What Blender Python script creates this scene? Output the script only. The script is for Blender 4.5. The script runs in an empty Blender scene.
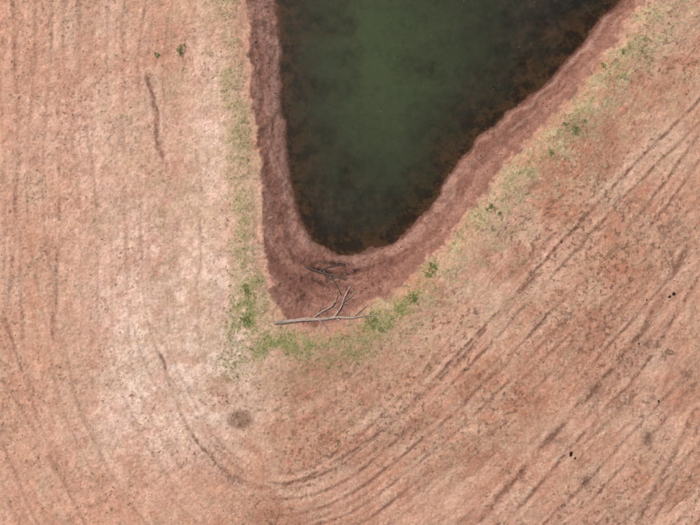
import bpy, math, numpy as np
rng = np.random.default_rng(7)
S = 0.1
WATER_Z = -1.25
def W(px, py): return ((px-350.0)*S, (262.5-py)*S)
def lin(c):
    c = np.array(c, dtype=np.float64)/255.0
    return np.where(c <= 0.04045, c/12.92, ((c+0.055)/1.055)**2.4)
ILL = 1.16
def col(r, g, b): return lin((r, g, b))/ILL

# ---------------- noise ----------------
TAB = {}
def vnoise(x, y, seed):
    xi = np.floor(x).astype(np.int64); yi = np.floor(y).astype(np.int64)
    xf = (x-xi).astype(np.float32); yf = (y-yi).astype(np.float32)
    u = xf*xf*xf*(xf*(xf*6-15)+10); v = yf*yf*yf*(yf*(yf*6-15)+10)
    tab = np.random.default_rng(seed).random(65536, dtype=np.float32)
    def h(a, b): return tab[((a*7919+b*104729+(a*b)*31) ^ (b*613)) & 65535]
    a = h(xi, yi); b = h(xi+1, yi); c = h(xi, yi+1); d = h(xi+1, yi+1)
    return (a*(1-u)+b*u)*(1-v)+(c*(1-u)+d*u)*v
def fbm(x, y, sc, octv=4, seed=1, gain=0.5):
    x = x/sc; y = y/sc; t = 0; amp = 1; tot = 0
    ca, sa = math.cos(0.6), math.sin(0.6)
    for o in range(octv):
        t = t+amp*vnoise(x+17.3*o+500, y+9.1*o+500, seed*31+o); tot += amp
        amp *= gain
        x, y = (ca*x-sa*y)*2.03, (sa*x+ca*y)*2.03
    return t/tot
def afbm(u, v, su, sv, octv, seed, gain=.5):
    t = 0; amp = 1; tot = 0
    for o in range(octv):
        t = t+amp*vnoise(u/su*2.03**o+500+17.3*o, v/sv*2.03**o+500+9.1*o, seed*31+o); tot += amp; amp *= gain
    return t/tot
def ss(a, b, x):
    t = np.clip((x-a)/(b-a), 0, 1); return t*t*(3-2*t)
def catmull(pts, n=5, closed=False):
    P = [np.array(p, float) for p in pts]; out = []
    N = len(P); rngN = N if closed else N-1
    for i in range(rngN):
        p0 = P[(i-1) % N] if (closed or i > 0) else P[0]
        p1 = P[i]; p2 = P[(i+1) % N]
        p3 = P[(i+2) % N] if (closed or i+2 < N) else P[-1]
        for k in range(n):
            t = k/n
            out.append(0.5*((2*p1)+(-p0+p2)*t+(2*p0-5*p1+4*p2-p3)*t*t+(-p0+3*p1-3*p2+p3)*t**3))
    out.append(P[0] if closed else P[-1])
    return np.array(out)
def pdist(X, Y, pl):
    D = np.full(X.shape, 1e9); Sx = np.zeros(X.shape); s0 = 0.0
    for i in range(len(pl)-1):
        ax, ay = pl[i]; bx, by = pl[i+1]; dx, dy = bx-ax, by-ay
        L2 = dx*dx+dy*dy
        if L2 < 1e-12: continue
        t = np.clip(((X-ax)*dx+(Y-ay)*dy)/L2, 0, 1)
        d = (X-ax-t*dx)**2+(Y-ay-t*dy)**2
        m = d < D; L = math.sqrt(L2)
        D = np.where(m, d, D); Sx = np.where(m, s0+t*L, Sx); s0 += L
    return np.sqrt(D), Sx
def inside(X, Y, pl):
    r = np.zeros(X.shape, bool)
    for i in range(len(pl)-1):
        x1, y1 = pl[i]; x2, y2 = pl[i+1]
        if y1 == y2: continue
        c = ((y1 > Y) != (y2 > Y)) & (X < (x2-x1)*(Y-y1)/(y2-y1)+x1)
        r ^= c
    return r
def Wl(pts): return [W(*p) for p in pts]

water_c = catmull(Wl([(276,0),(279,60),(282,110),(287,160),(295,200),(306,232),(325,249),(347,256),(372,249),(402,234),(430,208),(449,180),(465,153),(492,125),(527,98),(562,65),(598,25),(624,-5),(700,-90),(770,-200),(790,-330),(700,-440),(520,-480),(360,-450),(285,-360),(268,-240),(270,-110)]), 4, True)
mud_c = catmull(Wl([(248,0),(250,60),(254,120),(261,170),(263,215),(267,255),(270,288),(281,312),(306,324),(334,321),(360,309),(392,293),(421,265),(447,241),(479,198),(505,166),(545,123),(585,78),(621,33),(648,-5),(724,-90),(805,-200),(830,-340),(730,-475),(520,-520),(340,-490),(255,-380),(238,-240),(243,-110)]), 4, True)
guide = catmull(Wl([(150,-600),(150,-200),(152,100),(158,330),(178,400),(215,458),(268,487),(330,474),(400,420),(470,352),(540,277),(620,190),(720,80),(900,-130),(1300,-600)]), 6)

# ---------------- ground grid ----------------
def axis(lo, hi, st, far):
    a = list(np.arange(lo, hi+1e-6, st)); s = st; v = a[-1]; up = []
    while v < far:
        s *= 1.2; v += s; up.append(v)
    s = st; v = a[0]; dn = []
    while v > -far:
        s *= 1.2; v -= s; dn.append(v)
    return np.array(dn[::-1]+a+up)
gx = axis(-38, 38, 0.078, 900); gy = axis(-29, 29, 0.078, 900)
X, Y = np.meshgrid(gx, gy)
NX, NY = len(gx), len(gy)

wx = (fbm(X, Y, 2.0, 5, 3, .55)-0.5)*1.0; wy = (fbm(X, Y, 2.0, 5, 4, .55)-0.5)*1.0
Xw, Yw = X+wx, Y+wy
dw, _ = pdist(Xw, Yw, water_c); dw = np.where(inside(Xw, Yw, water_c), -dw, dw)
dm, sm = pdist(Xw, Yw, mud_c); dm = np.where(inside(Xw, Yw, mud_c), -dm, dm)
dg, sg = pdist(X, Y, guide)
ing = inside(X, Y, np.vstack([guide, guide[:1]]))
dg = np.where(ing, -dg, dg)
dgw = dg+(fbm(X, Y, 14, 2, 6)-.5)*2.2

fin = fbm(X, Y, 0.7, 4, 33, 0.7); med = fbm(X, Y, 3.2, 5, 32, 0.6)
# ---- heights
fr = np.clip(dw/(dw-dm+1e-6), 0, 1)
step = fr+0.014*np.sin(fr*22+fin*5)
z_mud = WATER_Z+(0.0-WATER_Z)*(np.clip(step, 0, 1.05)**0.9)
z_wat = np.maximum(WATER_Z-0.27*np.abs(dw)**0.95, -5)
z_land = 0.25*np.exp(-((dm-2.2)/2.0)**2)*ss(0, 1.5, dm)-0.012*np.clip(dm, 0, 60)
Z = np.where(dw < 0, z_wat, np.where(dm < 0, z_mud, z_land))
streak = afbm(dgw, sg, 0.9, 9, 3, 11)
streak2 = afbm(dgw+30, sg, 0.35, 4.0, 3, 12)
lumps = fbm(X, Y, 0.55, 4, 21, 0.65)
lumps2 = fbm(X, Y, 3.0, 3, 22)
clod = fbm(X, Y, 0.26, 2, 23)
outm = ss(0.0, 1.0, dm); farm = ss(2.0, 5.5, dm)
patch = (.15+.85*ss(.40, .62, fbm(X, Y, 6.5, 5, 24, .6)))*farm
Z += outm*((streak-0.5)*0.05*patch+(streak2-0.5)*0.03*patch+(lumps2-0.5)*0.22)
Z += (lumps-0.5)*np.where(dm > 0, 0.15, 0.12)+(clod-0.5)*np.where(dm > 0, 0.065, 0.055)
Z += 6*ss(150, 700, np.hypot(X, Y))*(fbm(X, Y, 160, 2, 29)-0.4)

# ---- colours
def mix(A, B, m): return A+(B-A)*m[..., None]
def K(r, g, b): return np.broadcast_to(col(r, g, b), X.shape+(3,))
big = fbm(X, Y, 14, 4, 31)
rightness = ss(-8, 12, X*0.75-Y*0.45)
C = np.zeros(X.shape+(3,)); C[:] = col(195, 146, 120)
C = mix(C, K(179, 131, 106), rightness*0.85)
C = mix(C, K(208, 168, 144), ss(0.45, 0.68, big)*0.45)
def blob(px, py, rx, ry, ang=0):
    cx, cy = W(px, py); a = math.radians(ang)
    u = (X-cx)*math.cos(a)+(Y-cy)*math.sin(a); v = -(X-cx)*math.sin(a)+(Y-cy)*math.cos(a)
    return np.exp(-((u/(rx*S))**2+(v/(ry*S))**2))
pale = 1.1*blob(170, 320, 75, 95)+0.75*blob(205, 385, 70, 55)+0.6*blob(215, 130, 28, 160)+0.4*blob(90,120,70,120)+.35*blob(120,440,90,60)
C = mix(C, K(224, 200, 182), np.clip(pale, 0, 1)*(0.30+0.60*ss(0.34, 0.64, .5*med+.5*fin)))
C = mix(C, K(166, 109, 83), ss(0.46, 0.64, fbm(X, Y, 4.5, 6, 36, 0.72))*0.55*(0.5+0.5*rightness))
C = mix(C, K(186, 158, 132), ss(0.49, 0.64, fbm(X, Y, 3.5, 6, 39, 0.74))*0.40)
straw = ss(0.48, 0.60, fbm(X, Y, 1.3, 5, 37, 0.78))
crest = np.exp(-((dm-1.9)/np.where(X > 0, 2.1, 1.2))**2)*ss(-0.1, 0.7, dm)
C = mix(C, K(180, 156, 122), np.clip(crest*0.8*(0.40+0.7*straw)+straw*0.32*ss(20, 4, dm)+straw*.10, 0, 1))
speck = ss(.32, .66, fin)
C = mix(C, K(138, 98, 79), ss(0.52, 0.70, streak)*patch*(.15+.85*speck)*(0.28+0.34*rightness))
C = mix(C, K(216, 182, 158), ss(0.46, 0.30, streak)*0.35*patch*(1-0.35*rightness))
C = mix(C, K(116, 85, 70), ss(0.62, 0.80, streak2)*farm*(0.12+0.36*rightness)*ss(0.46,0.64,fbm(X,Y,4,4,38,.6)))
tm = np.zeros(X.shape); hl = np.zeros(X.shape)
rw = (fbm(X, Y, 1.1, 3, 44)-.5)*.16
for off, st, sd in [(-1.6,.5,1),(0.3,.85,2),(3.0,.8,3),(6.4,.55,4),(10.5,.7,6),(14.5,.5,7),(18.5,.75,8),(22.5,.6,9),(27,.5,10),(32,.45,11)]:
    slow = (vnoise(sg/18+sd*9.1, sg*0+sd, 200+sd)-.5)*2.2
    vis = ss(.28, .58, afbm(dg*0+sd*3.3, sg, 1, 11, 3, 220+sd, .5))*st*(.5+.5*ss(.36,.6,med))*(.62+.55*rightness)
    for g, wg in ((0, 1.0), (1.6, .75)):
        d = np.abs(dg-off-slow-g+rw)
        tm = np.maximum(tm, wg*np.exp(-(d/.17)**2)*vis*(.35+1.0*speck))
        hl = np.maximum(hl, wg*np.exp(-((d-.42)/.24)**2)*vis)
tracks = [
 ([(54,100),(60,180),(58,250),(52,340)], 1.9, .6), ([(149,75),(153,110),(156,135),(163,162)], 2.6, 1.),
 ([(197,150),(202,230),(196,300),(200,345)], 1.8, .5), ([(12,0),(17,110),(14,220),(6,320),(20,372)], 2.2, .6),
 ([(158,352),(170,390),(195,440),(226,474),(262,488),(302,480),(352,452),(402,416),(452,368),(505,310),(560,250)], 2.2, .8),
 ([(480,522),(530,465),(572,416),(620,362),(655,312),(692,240)], 3.0, 1.),
 ([(505,525),(552,474),(592,426),(642,372),(680,312),(705,270)], 2.2, .75),
 ([(640,525),(668,470),(700,410)], 2.6, .75), ([(655,525),(683,470),(712,410)], 2, .6),
 ([(0,380),(30,430),(60,480),(85,525)],2,.4),([(560,380),(600,325),(640,270),(665,225)],2,.5)]
brk = fbm(X, Y, 2.6, 4, 41, .6); wob = (fbm(X, Y, 3.2, 4, 43, .5)-0.5)*.8
for pts, w, st in tracks:
    pl = catmull(Wl(pts), 4)
    b = (X > pl[:,0].min()-3)&(X < pl[:,0].max()+3)&(Y > pl[:,1].min()-3)&(Y < pl[:,1].max()+3)
    d, _ = pdist(X[b]+wob[b], Y[b]+wob[b]*0.5, pl)
    k = ss(0.30, 0.54, brk[b])*(0.2+1.2*speck[b])*st
    tm[b] = np.maximum(tm[b], np.exp(-(d/(w*S))**2)*k)
    hl[b] = np.maximum(hl[b], np.exp(-((d-w*S*2.4)/(w*S*1.1))**2)*st*.8)
tm *= outm
Z -= tm*0.05
C = mix(C, K(216, 182, 160), np.clip(hl, 0, 1)*.36*outm*(1-.25*rightness))
C = mix(C, K(114, 82, 68), np.clip(tm*.9, 0, 0.82))
spots = (blob(675,230,12,10)*.5+0.5*blob(640,355,10,20,-40)+0.5*blob(670,350,9,16)+0.4*blob(575,130,14,10)+0.35*blob(225,478,30,7,-20)+0.4*blob(650,440,6,12)
  +0.3*blob(588,480,10,14)+0.3*blob(520,265,20,7,40)+0.35*blob(625,405,10,10)+.3*blob(655,395,8,10)+.35*blob(690,380,8,14)+.3*blob(600,385,12,6,40)+.3*blob(560,440,10,10))
C = mix(C, K(98, 76, 64), np.clip(spots*1.3*(0.15+1.4*ss(0.42, 0.6, fin)), 0, 0.85))
scorch = ss(.30, .62, blob(240,420,15,12)*(0.7+.7*(fin-.2)))
C = mix(C, K(116, 88, 70), scorch*.7)
fl = ss(0.60, 0.72, fbm(X, Y, 0.36, 3, 45, 0.65))*ss(0.40, 0.62, fbm(X, Y, 5, 4, 46))
C = mix(C, K(102, 74, 60), fl*(0.33+0.33*rightness)*outm)
fl2 = ss(0.62, 0.72, fbm(X, Y, 0.30, 3, 47, 0.65))*ss(0.38, 0.62, fbm(X, Y, 4, 4, 48))
C = mix(C, K(220, 192, 166), fl2*.30*outm)
C *= (0.75+0.50*fin)[..., None]
C = mix(C, K(164, 122, 100), np.clip(blob(330, 370, 85, 28, 12)+.8*blob(325,332,45,14,8), 0, 1)*0.6*(.6+.8*(fin-.2)))
gm = (1.0*blob(250,300,14,30)+0.9*blob(243,325,14,16)+0.9*blob(283,343,28,11)+0.9*blob(325,345,28,11)+1.0*blob(377,324,20,12,35)
      +1.05*blob(404,303,26,10,42)+0.7*blob(434,270,14,11,42)+0.5*blob(262,352,30,16)+0.5*blob(340,362,44,12,15)+0.42*blob(480,218,34,10,45)
      +0.40*blob(240,150,8,50)+0.40*blob(243,240,9,50)+0.38*blob(232,365,14,14)+0.38*blob(575,122,30,13,45)+0.36*blob(632,55,14,36,-40)+0.38*blob(530,170,36,10,45))
gm = gm*ss(-0.4, 0.3, dm)
gtex = fbm(X, Y, 1.0, 5, 51, 0.75)
gmm = np.clip(gm*1.15*ss(0.28, 0.68, gtex), 0, 1)
C = mix(C, K(140, 139, 92), gmm*0.72)
# mud
M = np.zeros_like(C); M[:] = col(140, 99, 84)
dww = dw+(fbm(X, Y, 3, 3, 66)-.5)*1.0
band = afbm(dww, sm, .8, 7, 4, 61, .6)
M = mix(M, K(168, 130, 113), ss(0.48, 0.66, band)*0.6)
M = mix(M, K(106, 74, 63), ss(0.50, 0.34, band)*0.5)
M = mix(M, K(94, 64, 55), ss(0.48, 0.63, fbm(X, Y, 0.8, 5, 62, .75))*0.48)
M = mix(M, K(162, 118, 100), ss(0.0, 0.55, ss(-14, 4, X)*(fr-.35))*.55)
M = mix(M, K(170, 138, 124), np.exp(-((dww-0.5)/0.2)**2)*0.5*ss(.4,.6,med))
M = mix(M, K(172, 142, 126), np.exp(-((dww-1.35)/0.14)**2)*0.35*ss(.42,.6,fbm(X,Y,2,3,67)))
M = mix(M, K(78, 58, 48), ss(0.5, 0.0, dw)*0.6)
tipm = blob(300, 285, 26, 22)+blob(325, 268, 26, 8, -15)
M = mix(M, K(122, 83, 70), np.clip(tipm, 0, 1)*0.4)
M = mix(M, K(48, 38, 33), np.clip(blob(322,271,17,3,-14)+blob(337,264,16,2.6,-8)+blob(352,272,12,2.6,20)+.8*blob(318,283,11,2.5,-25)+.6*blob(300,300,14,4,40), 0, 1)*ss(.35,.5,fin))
pug = ss(.60, .70, fbm(X, Y, .38, 3, 68, .6))
M = mix(M, K(74, 52, 44), pug*(.2+.5*np.clip(tipm+blob(360,285,30,20),0,1)))
M *= (0.74+0.52*fin)[..., None]
C = mix(C, M, ss(0.3, -0.3, dm+(fin-0.5)*1.2))
B = np.zeros_like(C); B[:] = col(100, 78, 58)
B = mix(B, K(46, 36, 29), ss(0.42, 0.58, fbm(X, Y, 0.9, 5, 71, .75))*0.85)
C = mix(C, B, ss(0.02, -0.3, dw))

def raw(me, co, faces, attrs=None, smooth=True):
    k = faces.shape[1]
    me.vertices.add(len(co)); me.vertices.foreach_set('co', np.ascontiguousarray(co, dtype=np.float32).ravel())
    me.loops.add(faces.size); me.loops.foreach_set('vertex_index', faces.ravel().astype(np.int32))
    me.polygons.add(len(faces)); me.polygons.foreach_set('loop_start', np.arange(0, faces.size, k, dtype=np.int32))
    me.polygons.foreach_set('loop_total', np.full(len(faces), k, np.int32))
    me.update(calc_edges=True)
    me.polygons.foreach_set('use_smooth', np.full(len(faces), smooth))
    for n, a in (attrs or {}).items():
        if a.ndim == 2 and a.shape[1] == 3:
            at = me.attributes.new(n, 'FLOAT_COLOR', 'POINT')
            at.data.foreach_set('color', np.hstack([a, np.ones((len(a), 1))]).astype(np.float32).ravel())
        else:
            at = me.attributes.new(n, 'FLOAT', 'POINT'); at.data.foreach_set('value', a.astype(np.float32).ravel())
def grid_mesh(name, X, Y, Z, attrs):
    ny, nx = X.shape
    me = bpy.data.meshes.new(name)
    co = np.stack([X, Y, Z], -1).reshape(-1, 3).astype(np.float32)
    idx = np.arange(nx*ny).reshape(ny, nx)
    q = np.stack([idx[:-1, :-1], idx[:-1, 1:], idx[1:, 1:], idx[1:, :-1]], -1).reshape(-1, 4)
    raw(me, co, q.astype(np.int32), attrs)
    o = bpy.data.objects.new(name, me); bpy.context.collection.objects.link(o); return o

# ---------------- materials ----------------
def newmat(n):
    m = bpy.data.materials.new(n); m.use_nodes = True; nt = m.node_tree; nt.nodes.clear()
    out = nt.nodes.new('ShaderNodeOutputMaterial'); return m, nt, out
def node(nt, t, **kw):
    n = nt.nodes.new(t)
    for k, v in kw.items(): setattr(n, k, v)
    return n
def noise_n(nt, vec, scale, detail=4, rough=.6):
    n = node(nt, 'ShaderNodeTexNoise'); n.inputs['Scale'].default_value = scale
    n.inputs['Detail'].default_value = detail; n.inputs['Roughness'].default_value = rough
    nt.links.new(vec, n.inputs['Vector']); return n.outputs['Fac']
def maprange(nt, v, a, b, c, d):
    n = node(nt, 'ShaderNodeMapRange'); nt.links.new(v, n.inputs[0])
    for i, x in zip((1, 2, 3, 4), (a, b, c, d)): n.inputs[i].default_value = x
    return n.outputs[0]
def mulcol(nt, c, f):
    n = node(nt, 'ShaderNodeVectorMath', operation='SCALE'); nt.links.new(c, n.inputs[0]); nt.links.new(f, n.inputs['Scale']); return n.outputs[0]

m_ground, nt, out = newmat('dry_earth')
at = node(nt, 'ShaderNodeAttribute', attribute_name='Col'); ob = node(nt, 'ShaderNodeTexCoord').outputs['Object']
f = maprange(nt, noise_n(nt, ob, 4, 4, .8), .3, .7, .74, 1.26)
p = node(nt, 'ShaderNodeBsdfDiffuse'); nt.links.new(mulcol(nt, at.outputs['Color'], f), p.inputs['Color'])
bm = node(nt, 'ShaderNodeBump'); bm.inputs['Strength'].default_value = .7; bm.inputs['Distance'].default_value = .05
nt.links.new(noise_n(nt, ob, 8, 1, .7), bm.inputs['Height']); nt.links.new(bm.outputs[0], p.inputs['Normal'])
nt.links.new(p.outputs[0], out.inputs[0])
ground = grid_mesh('ground', X, Y, Z, {'Col': np.clip(C.reshape(-1, 3), 0.004, .9)})
ground.data.materials.append(m_ground)

def hz(x, y):
    x = np.atleast_1d(x); y = np.atleast_1d(y)
    i = np.clip(np.searchsorted(gx, x)-1, 0, NX-2); j = np.clip(np.searchsorted(gy, y)-1, 0, NY-2)
    u = (x-gx[i])/(gx[i+1]-gx[i]); v = (y-gy[j])/(gy[j+1]-gy[j])
    return (Z[j, i]*(1-u)+Z[j, i+1]*u)*(1-v)+(Z[j+1, i]*(1-u)+Z[j+1, i+1]*u)*v
def samp(A, x, y):
    i = np.clip(np.searchsorted(gx, x)-1, 0, NX-1); j = np.clip(np.searchsorted(gy, y)-1, 0, NY-1)
    return A[j, i]

# ---------------- water ----------------
wxs = np.arange(-10, 52, 0.2); wys = np.arange(-3, 82, 0.2)
WX, WY = np.meshgrid(wxs, wys)
dwn = samp(dw, WX, WY)
depth = np.clip(WATER_Z-samp(Z, WX, WY), 0, 9)
pat = fbm(WX, WY, 2.2, 5, 81, .65)
def wblob(px, py, rx, ry, ang=0):
    cx, cy = W(px, py); a = math.radians(ang)
    u = (WX-cx)*math.cos(a)+(WY-cy)*math.sin(a); v = -(WX-cx)*math.sin(a)+(WY-cy)*math.cos(a)
    return np.exp(-((u/(rx*S))**2+(v/(ry*S))**2))
murk = np.clip(1-np.exp(-depth*(0.95+2.2*(pat-.5))), 0, .97)
def KW(r, g, b): return np.broadcast_to(col(r, g, b), WX.shape+(3,))
WC = np.zeros(WX.shape+(3,)); WC[:] = col(50, 53, 36)
WC = mix(WC, KW(60, 67, 43), np.clip(wblob(395, 75, 90, 135), 0, 1)*.95)
WC = mix(WC, KW(66, 77, 48), np.clip(wblob(370, 35, 60, 80), 0, 1)*.55)
wd = 0.9*wblob(560, 15, 60, 50, 45)+.5*wblob(340,215,60,40)+.4*wblob(470,110,26,50,-40)
WC = mix(WC, KW(48, 44, 34), np.clip(wd, 0, .9))
WC = WC*(.90+.20*fbm(WX, WY, 5, 5, 85, .65))[..., None]
weed = ss(.48, .62, fbm(WX, WY, 1.2, 6, 83, .78))
edge = np.exp(-(dwn/2.8)**2)
WC = mix(WC, KW(86, 70, 56), np.clip(wd*.8+.8*edge+.12, 0, 1)*weed*.6)
WC = mix(WC, KW(28, 28, 22), np.clip(wd*.7+.8*np.exp(-(dwn/2.2)**2)+.12, 0, 1)*ss(.5, .62, fbm(WX, WY, 1.0, 6, 84, .78))*.6)
water = grid_mesh('water', WX, WY, np.full(WX.shape, WATER_Z), {'Col': WC.reshape(-1, 3), 'Murk': murk.reshape(-1)})
m_w, nt, out = newmat('murky_water')
a1 = node(nt, 'ShaderNodeAttribute', attribute_name='Col'); a2 = node(nt, 'ShaderNodeAttribute', attribute_name='Murk')
ob = node(nt, 'ShaderNodeTexCoord').outputs['Object']
fac = maprange(nt, noise_n(nt, ob, 1.6, 5, .78), .3, .7, .82, 1.18)
df = node(nt, 'ShaderNodeBsdfDiffuse'); nt.links.new(mulcol(nt, a1.outputs['Color'], fac), df.inputs['Color'])
tr = node(nt, 'ShaderNodeBsdfTransparent'); tr.inputs['Color'].default_value = (.78, .71, .56, 1)
mx = node(nt, 'ShaderNodeMixShader'); nt.links.new(a2.outputs['Fac'], mx.inputs[0]); nt.links.new(tr.outputs[0], mx.inputs[1]); nt.links.new(df.outputs[0], mx.inputs[2])
gl = node(nt, 'ShaderNodeBsdfGlossy'); gl.inputs['Roughness'].default_value = .1
fre = node(nt, 'ShaderNodeFresnel'); fre.inputs['IOR'].default_value = 1.33
bm = node(nt, 'ShaderNodeBump'); bm.inputs['Strength'].default_value = .25; bm.inputs['Distance'].default_value = .02
nt.links.new(noise_n(nt, ob, 3, 2, .5), bm.inputs['Height']); nt.links.new(bm.outputs[0], gl.inputs['Normal']); nt.links.new(bm.outputs[0], fre.inputs['Normal'])
m2 = node(nt, 'ShaderNodeMixShader'); nt.links.new(fre.outputs[0], m2.inputs[0]); nt.links.new(mx.outputs[0], m2.inputs[1]); nt.links.new(gl.outputs[0], m2.inputs[2])
nt.links.new(m2.outputs[0], out.inputs[0])
water.data.materials.append(m_w)

# ---------------- fallen tree ----------------
def tube(path, radii, sides=9, seed=0):
    r = np.random.default_rng(seed)
    P = catmull([tuple(p) for p in path], 5); R = catmull([(a, 0) for a in radii], 5)[:, 0]
    vs = []; fs = []
    for i in range(len(P)):
        t = P[min(i+1, len(P)-1)]-P[max(i-1, 0)]; t /= np.linalg.norm(t)+1e-9
        up = np.array([0, 0, 1.]); a = np.cross(t, up); a /= np.linalg.norm(a)+1e-9; b = np.cross(a, t)
        for k in range(sides):
            an = 2*math.pi*k/sides; rr = R[i]*(1+.16*math.sin(3*an+i*.5)+r.uniform(-.12, .12))
            vs.append(P[i]+a*math.cos(an)*rr+b*math.sin(an)*rr)
    for i in range(len(P)-1):
        for k in range(sides):
            k2 = (k+1) % sides
            fs.append((i*sides+k, i*sides+k2, (i+1)*sides+k2, (i+1)*sides+k))
    n = len(vs); vs.append(P[0]); vs.append(P[-1])
    for k in range(sides):
        k2 = (k+1) % sides
        fs.append((n, k2, k)); fs.append((n+1, (len(P)-1)*sides+k, (len(P)-1)*sides+k2))
    return vs, fs
m_wood, nt, out = newmat('weathered_wood')
ob = node(nt, 'ShaderNodeTexCoord').outputs['Object']
mp = node(nt, 'ShaderNodeMapping'); mp.inputs['Scale'].default_value = (1.0, 9, 9); nt.links.new(ob, mp.inputs[0])
cr = node(nt, 'ShaderNodeValToRGB'); e = cr.color_ramp.elements
e[0].position = .34; e[0].color = (*col(112, 90, 77), 1); e[1].position = .62; e[1].color = (*col(202, 178, 160), 1)
nt.links.new(noise_n(nt, mp.outputs[0], 1.6, 5, .65), cr.inputs[0])
p = node(nt, 'ShaderNodeBsdfPrincipled'); p.inputs['Roughness'].default_value = .85; nt.links.new(cr.outputs[0], p.inputs['Base Color'])
bm = node(nt, 'ShaderNodeBump'); bm.inputs['Distance'].default_value = .03; nt.links.new(noise_n(nt, mp.outputs[0], 5, 4, .6), bm.inputs['Height']); nt.links.new(bm.outputs[0], p.inputs['Normal'])
nt.links.new(p.outputs[0], out.inputs[0])
m_wood2, nt, out = newmat('wet_dark_wood')
ob = node(nt, 'ShaderNodeTexCoord').outputs['Object']
cr = node(nt, 'ShaderNodeValToRGB'); e = cr.color_ramp.elements
e[0].color = (*col(46, 36, 32), 1); e[1].color = (*col(110, 86, 76), 1); nt.links.new(noise_n(nt, ob, 6, 5, .65), cr.inputs[0])
p = node(nt, 'ShaderNodeBsdfPrincipled'); p.inputs['Roughness'].default_value = .7; nt.links.new(cr.outputs[0], p.inputs['Base Color']); nt.links.new(p.outputs[0], out.inputs[0])

def make_tree(name, branches, mat, seed):
    r = np.random.default_rng(seed)
    emp = bpy.data.objects.new(name, None); bpy.context.collection.objects.link(emp)
    def add(nm, path, rad, s):
        v, f = tube(path, rad, 9 if max(rad) > .06 else 6, s)
        me = bpy.data.meshes.new(nm); me.from_pydata([tuple(map(float, q)) for q in v], [], f)
        me.polygons.foreach_set('use_smooth', [True]*len(me.polygons)); me.materials.append(mat)
        o = bpy.data.objects.new(nm, me); bpy.context.collection.objects.link(o); o.parent = emp
    for bi, (nm, pts, lifts) in enumerate(branches):
        path = []; rad = []
        for k, ((px, py, rr), lf_) in enumerate(zip(pts, lifts)):
            if k > 0 and bi > 0: px += r.uniform(-1, 1); py += r.uniform(-1, 1)
            x, y = W(px, py); path.append((x, y, float(hz(x, y)[0])+rr*.45+lf_)); rad.append(rr)
        add(nm, path, rad, seed+bi)
        for k in range(len(path)-1):
            for q in range(2):
                if bi == 0 and k < 4: continue
                t = r.uniform(.1, .95); a = np.array(path[k])*(1-t)+np.array(path[k+1])*t
                d = np.array(path[k+1])-np.array(path[k]); th = math.atan2(d[1], d[0])+r.choice([-1, 1])*r.uniform(.4, 1.1)
                L = r.uniform(.4, 1.2); pp = [tuple(a)]; rr0 = max(.018, .36*(rad[k]*(1-t)+rad[k+1]*t)); z = a[2]
                for s_ in (1, 2, 3):
                    th += r.uniform(-.5, .5); x = pp[-1][0]+math.cos(th)*L/3; y = pp[-1][1]+math.sin(th)*L/3
                    z = max(float(hz(x, y)[0])+.03, z+r.uniform(-.12, .10)); pp.append((x, y, z))
                add(f'twig_{bi}_{k}_{q}', pp, [rr0, rr0*.8, rr0*.6, rr0*.35], seed*7+bi*20+k*3+q)
make_tree('fallen_dead_tree', [
 ('trunk', [(275,321.8,.22),(290,321.2,.20),(306,319.4,.18),(322,319,.155),(338,317.2,.13),(352,317.8,.09),(363,315.8,.065),(374,315.5,.03)], [.02,.03,.03,.04,.06,.08,.08,.04]),
 ('limb_1', [(312,319,.085),(321,312,.07),(332,305,.055),(338,295,.035)], [.04,.1,.15,.08]),
 ('limb_2', [(333,317.8,.095),(340,308,.075),(344,297,.06),(351,285,.04)], [.06,.15,.2,.1]),
 ('limb_3', [(318,319,.075),(325,325,.06),(329,332,.04)], [.04,.08,.03]),
 ('limb_4', [(336,317.5,.075),(345,324,.06),(354,330,.035)], [.06,.08,.03]),
 ('limb_5', [(352,317.6,.065),(361,310,.045),(368,305,.025)], [.08,.1,.05]),
 ('limb_6', [(342,303,.05),(350,298,.04),(357,292,.025)], [.15,.12,.06]),
], m_wood, 5)
make_tree('sunken_branch', [
 ('limb_1', [(303,266,.08),(316,271,.10),(330,275,.09),(346,280,.05)], [.0,.03,.05,.05]),
 ('limb_2', [(318,272,.07),(330,267,.05),(345,265,.03)], [.03,.06,.03]),
 ('limb_3', [(330,276,.07),(338,286,.05),(342,296,.03)], [.05,.1,.1]),
], m_wood2, 17)

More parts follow.
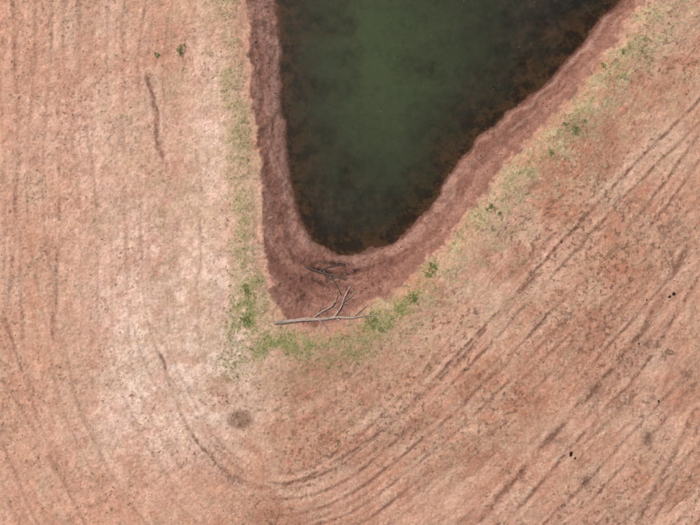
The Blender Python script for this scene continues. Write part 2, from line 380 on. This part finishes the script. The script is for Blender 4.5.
# ---------------- grass tufts / litter ----------------
m_leaf, nt, out = newmat('grass_blades')
at = node(nt, 'ShaderNodeAttribute', attribute_name='Col'); p = node(nt, 'ShaderNodeBsdfDiffuse')
ob = node(nt, 'ShaderNodeTexCoord').outputs['Object']
nt.links.new(mulcol(nt, at.outputs['Color'], maprange(nt, noise_n(nt, ob, 4, 1), .3, .7, .85, 1.15)), p.inputs['Color'])
nt.links.new(p.outputs[0], out.inputs[0])
def blades(name, cx, cy, size, nb, colA, colB, width=.02, upright=.5, seed=1):
    r = np.random.default_rng(seed); n = len(cx)
    bx = np.repeat(cx, nb)+r.normal(0, 1, n*nb)*np.repeat(size, nb)*.35; by = np.repeat(cy, nb)+r.normal(0, 1, n*nb)*np.repeat(size, nb)*.35
    bz = hz(bx, by)-.005; th = r.uniform(0, 2*math.pi, n*nb); L = np.repeat(size, nb)*r.uniform(.5, 1.2, n*nb)
    h = L*upright*r.uniform(.5, 1.3, n*nb)+.015; w = width*(.6+.8*r.random(n*nb))
    ct, st = np.cos(th), np.sin(th)
    v0 = np.stack([bx-st*w, by+ct*w, bz], -1); v1 = np.stack([bx+st*w, by-ct*w, bz], -1)
    v2 = np.stack([bx+ct*L*.5+st*w*.7, by+st*L*.5-ct*w*.7, bz+h*.85], -1); v3 = np.stack([bx+ct*L*.5-st*w*.7, by+st*L*.5+ct*w*.7, bz+h*.85], -1)
    v4 = np.stack([bx+ct*L, by+st*L, bz+h], -1); v5 = v4+np.stack([-st*w*.2, ct*w*.2, 0*w], -1)
    co = np.stack([v0, v1, v2, v3, v4, v5], 1).reshape(-1, 3)
    b = np.arange(n*nb)*6
    fq = np.concatenate([np.stack([b, b+1, b+2, b+3], -1), np.stack([b+3, b+2, b+4, b+5], -1)])
    t = np.repeat(r.random(n), nb)*.6+r.random(n*nb)*.4
    cl = (np.array(colA)[None]*(1-t[:, None])+np.array(colB)[None]*t[:, None])*r.uniform(.75, 1.2, n*nb)[:, None]
    me = bpy.data.meshes.new(name); raw(me, co, fq, {'Col': np.repeat(cl, 6, 0)}, False)
    o = bpy.data.objects.new(name, me); bpy.context.collection.objects.link(o); me.materials.append(m_leaf); return o
def scatter(n, prob, seed, x0=-38, x1=38, y0=-29, y1=29):
    r = np.random.default_rng(seed); x = r.uniform(x0, x1, n); y = r.uniform(y0, y1, n)
    k = r.random(n) < samp(prob, x, y); return x[k], y[k], r
x, y, r = scatter(120000, np.clip(gm*ss(.30, .72, gtex), 0, 1)*ss(0, .3, dm), 101)
blades('green_grass', x, y, r.uniform(.10, .26, len(x)), 5, col(108, 128, 60), col(174, 172, 114), .017, .5, 1)
x, y, r = scatter(120000, np.clip(crest*.5*straw+.025*straw, 0, 1)*ss(0, .3, dm), 102)
blades('dry_grass', x, y, r.uniform(.1, .3, len(x)), 5, col(176, 154, 114), col(214, 194, 156), .015, .4, 2)
wp = [(181,50,.45),(158,55,.25),(435,266,.5),(428,274,.25),(575,130,.3),(566,124,.25),(584,122,.2),(490,208,.3),(500,214,.2),(551,154,.2),(622,52,.25),(604,66,.2),(415,300,.4),(372,320,.45),(380,330,.35),(250,318,.45),(247,290,.35)]
wx_, wy_, ws_ = [], [], []
for a, b, s in wp:
    for q in range(6):
        u, v = W(a+rng.normal(0, 2.6*s/.4), b+rng.normal(0, 2.6*s/.4)); wx_.append(u); wy_.append(v); ws_.append(s*rng.uniform(.4, .9))
blades('weeds', np.array(wx_), np.array(wy_), np.array(ws_), 14, col(88, 102, 52), col(142, 142, 92), .022, .5, 3)
x, y, r = scatter(13000, ss(.46, .68, fbm(X, Y, 6, 4, 90))*(.3+.35*rightness)*ss(.5, 1.2, dm)+.7*scorch, 103)
blades('grass_stubble', x, y, r.uniform(.1, .26, len(x)), 5, col(100, 80, 60), col(158, 132, 100), .018, .5, 4)
x, y, r = scatter(55000, ss(.44, .64, fbm(X, Y, 2.5, 5, 91, .65))*.45*ss(.3, 1.2, dm), 108)
blades('straw_litter', x, y, r.uniform(.10, .30, len(x)), 2, col(196, 164, 134), col(228, 202, 172), .013, .08, 9)

def rocks(name, x, y, s, cA, cB, seed, sink=.3):
    r = np.random.default_rng(seed); t = (1+5**.5)/2
    iv = np.array([(-1,t,0),(1,t,0),(-1,-t,0),(1,-t,0),(0,-1,t),(0,1,t),(0,-1,-t),(0,1,-t),(t,0,-1),(t,0,1),(-t,0,-1),(-t,0,1)], float); iv /= np.linalg.norm(iv[0])
    fi = np.array([(0,11,5),(0,5,1),(0,1,7),(0,7,10),(0,10,11),(1,5,9),(5,11,4),(11,10,2),(10,7,6),(7,1,8),(3,9,4),(3,4,2),(3,2,6),(3,6,8),(3,8,9),(4,9,5),(2,4,11),(6,2,10),(8,6,7),(9,8,1)])
    n = len(x); v = iv[None]*s[:, None, None]*r.uniform(.65, 1.3, (n, 12, 1))*np.stack([r.uniform(.7, 1.4, n), r.uniform(.7, 1.2, n), r.uniform(.4, .8, n)], -1)[:, None]
    a = r.uniform(0, 6.28, n); ca, sa = np.cos(a)[:, None], np.sin(a)[:, None]
    vx = v[..., 0]*ca-v[..., 1]*sa+x[:, None]; vy = v[..., 0]*sa+v[..., 1]*ca+y[:, None]; vz = v[..., 2]+(hz(x, y)+s*sink)[:, None]
    f = (fi[None]+np.arange(n)[:, None, None]*12).reshape(-1, 3); tt = r.random(n)[:, None]
    cl = np.repeat(np.array(cA)[None]*(1-tt)+np.array(cB)[None]*tt, 12, 0)
    me = bpy.data.meshes.new(name); raw(me, np.stack([vx, vy, vz], -1).reshape(-1, 3), f, {'Col': cl}, False)
    me.materials.append(m_leaf); o = bpy.data.objects.new(name, me); bpy.context.collection.objects.link(o)
x, y, r = scatter(26000, (.15+.85*ss(.45, .65, med))*.45*ss(.1, 1.0, np.abs(dm))*ss(0, .5, dw), 104)
rocks('clods', x, y, r.uniform(.02, .055, len(x))*(1+(r.random(len(x)) > .985)*.8), col(118, 80, 62), col(202, 160, 136), 5)
x, y, r = scatter(24000, ss(.1, .5, dw)*ss(-.1, -.5, dm)*ss(.45, .6, fin), 114)
rocks('mud_debris', x, y, r.uniform(.02, .075, len(x)), col(72, 51, 43), col(158, 122, 106), 15)
pr = [(675,294,.26),(671,297,.14),(572,455,.22),(576,459,.14),(562,242,.12),(648,300,.10),(640,344,.12),(660,402,.12)]
x, y = np.array([W(a, b) for a, b, c in pr]).T
rocks('dark_rocks', x, y, np.array([c for a, b, c in pr]), col(50, 40, 36), col(84, 66, 58), 6)
x, y, r = scatter(3200, ss(-1, -2, dw)*.05+ss(-.2, -.5, dw)*.02, 107)
n = len(x)
a = r.uniform(0, 6.28, n); L = r.uniform(.03, .08, n)
q = np.stack([np.stack([x+np.cos(a+k*math.pi/2)*L*(1 if k % 2 else .4), y+np.sin(a+k*math.pi/2)*L*(1 if k % 2 else .4), np.full(n, WATER_Z+.012)+0*L], -1) for k in range(4)], 1).reshape(-1, 3)
me = bpy.data.meshes.new('floating_leaves'); raw(me, q, np.arange(4*n).reshape(-1, 4), {'Col': np.repeat(col(150, 150, 120)[None]*r.uniform(.4, 1.3, n)[:, None], 4, 0)}, False)
me.materials.append(m_leaf); o = bpy.data.objects.new('floating_leaves', me); bpy.context.collection.objects.link(o)

# ---------------- light, camera ----------------
el, az = math.radians(56), math.radians(-50)
w = bpy.data.worlds.new('World'); bpy.context.scene.world = w; w.use_nodes = True
nt = w.node_tree; bg = nt.nodes['Background']; sk = nt.nodes.new('ShaderNodeTexSky'); sk.sky_type = 'NISHITA'; sk.sun_disc = False
sk.sun_elevation = el; sk.sun_rotation = az; sk.dust_density = 4; nt.links.new(sk.outputs[0], bg.inputs[0]); bg.inputs[1].default_value = .14
sl = bpy.data.lights.new('sun', 'SUN'); sl.energy = 2.65; sl.angle = math.radians(4); sl.color = (1, .95, .88)
so = bpy.data.objects.new('sun', sl); bpy.context.collection.objects.link(so)
from mathutils import Vector
d = Vector((math.sin(az)*math.cos(el), math.cos(az)*math.cos(el), math.sin(el)))
so.rotation_euler = d.to_track_quat('Z', 'Y').to_euler(); so.location = d*80
cam = bpy.data.cameras.new('camera'); cam.sensor_width = 36; H = 60
cam.lens = 36*H/70.0; cam.clip_end = 3000
co_ = bpy.data.objects.new('camera', cam); co_.location = (0, 0, H); bpy.context.collection.objects.link(co_)
bpy.context.scene.camera = co_
vs = bpy.context.scene.view_settings; vs.view_transform = 'Standard'; vs.look = 'None'; vs.exposure = 0
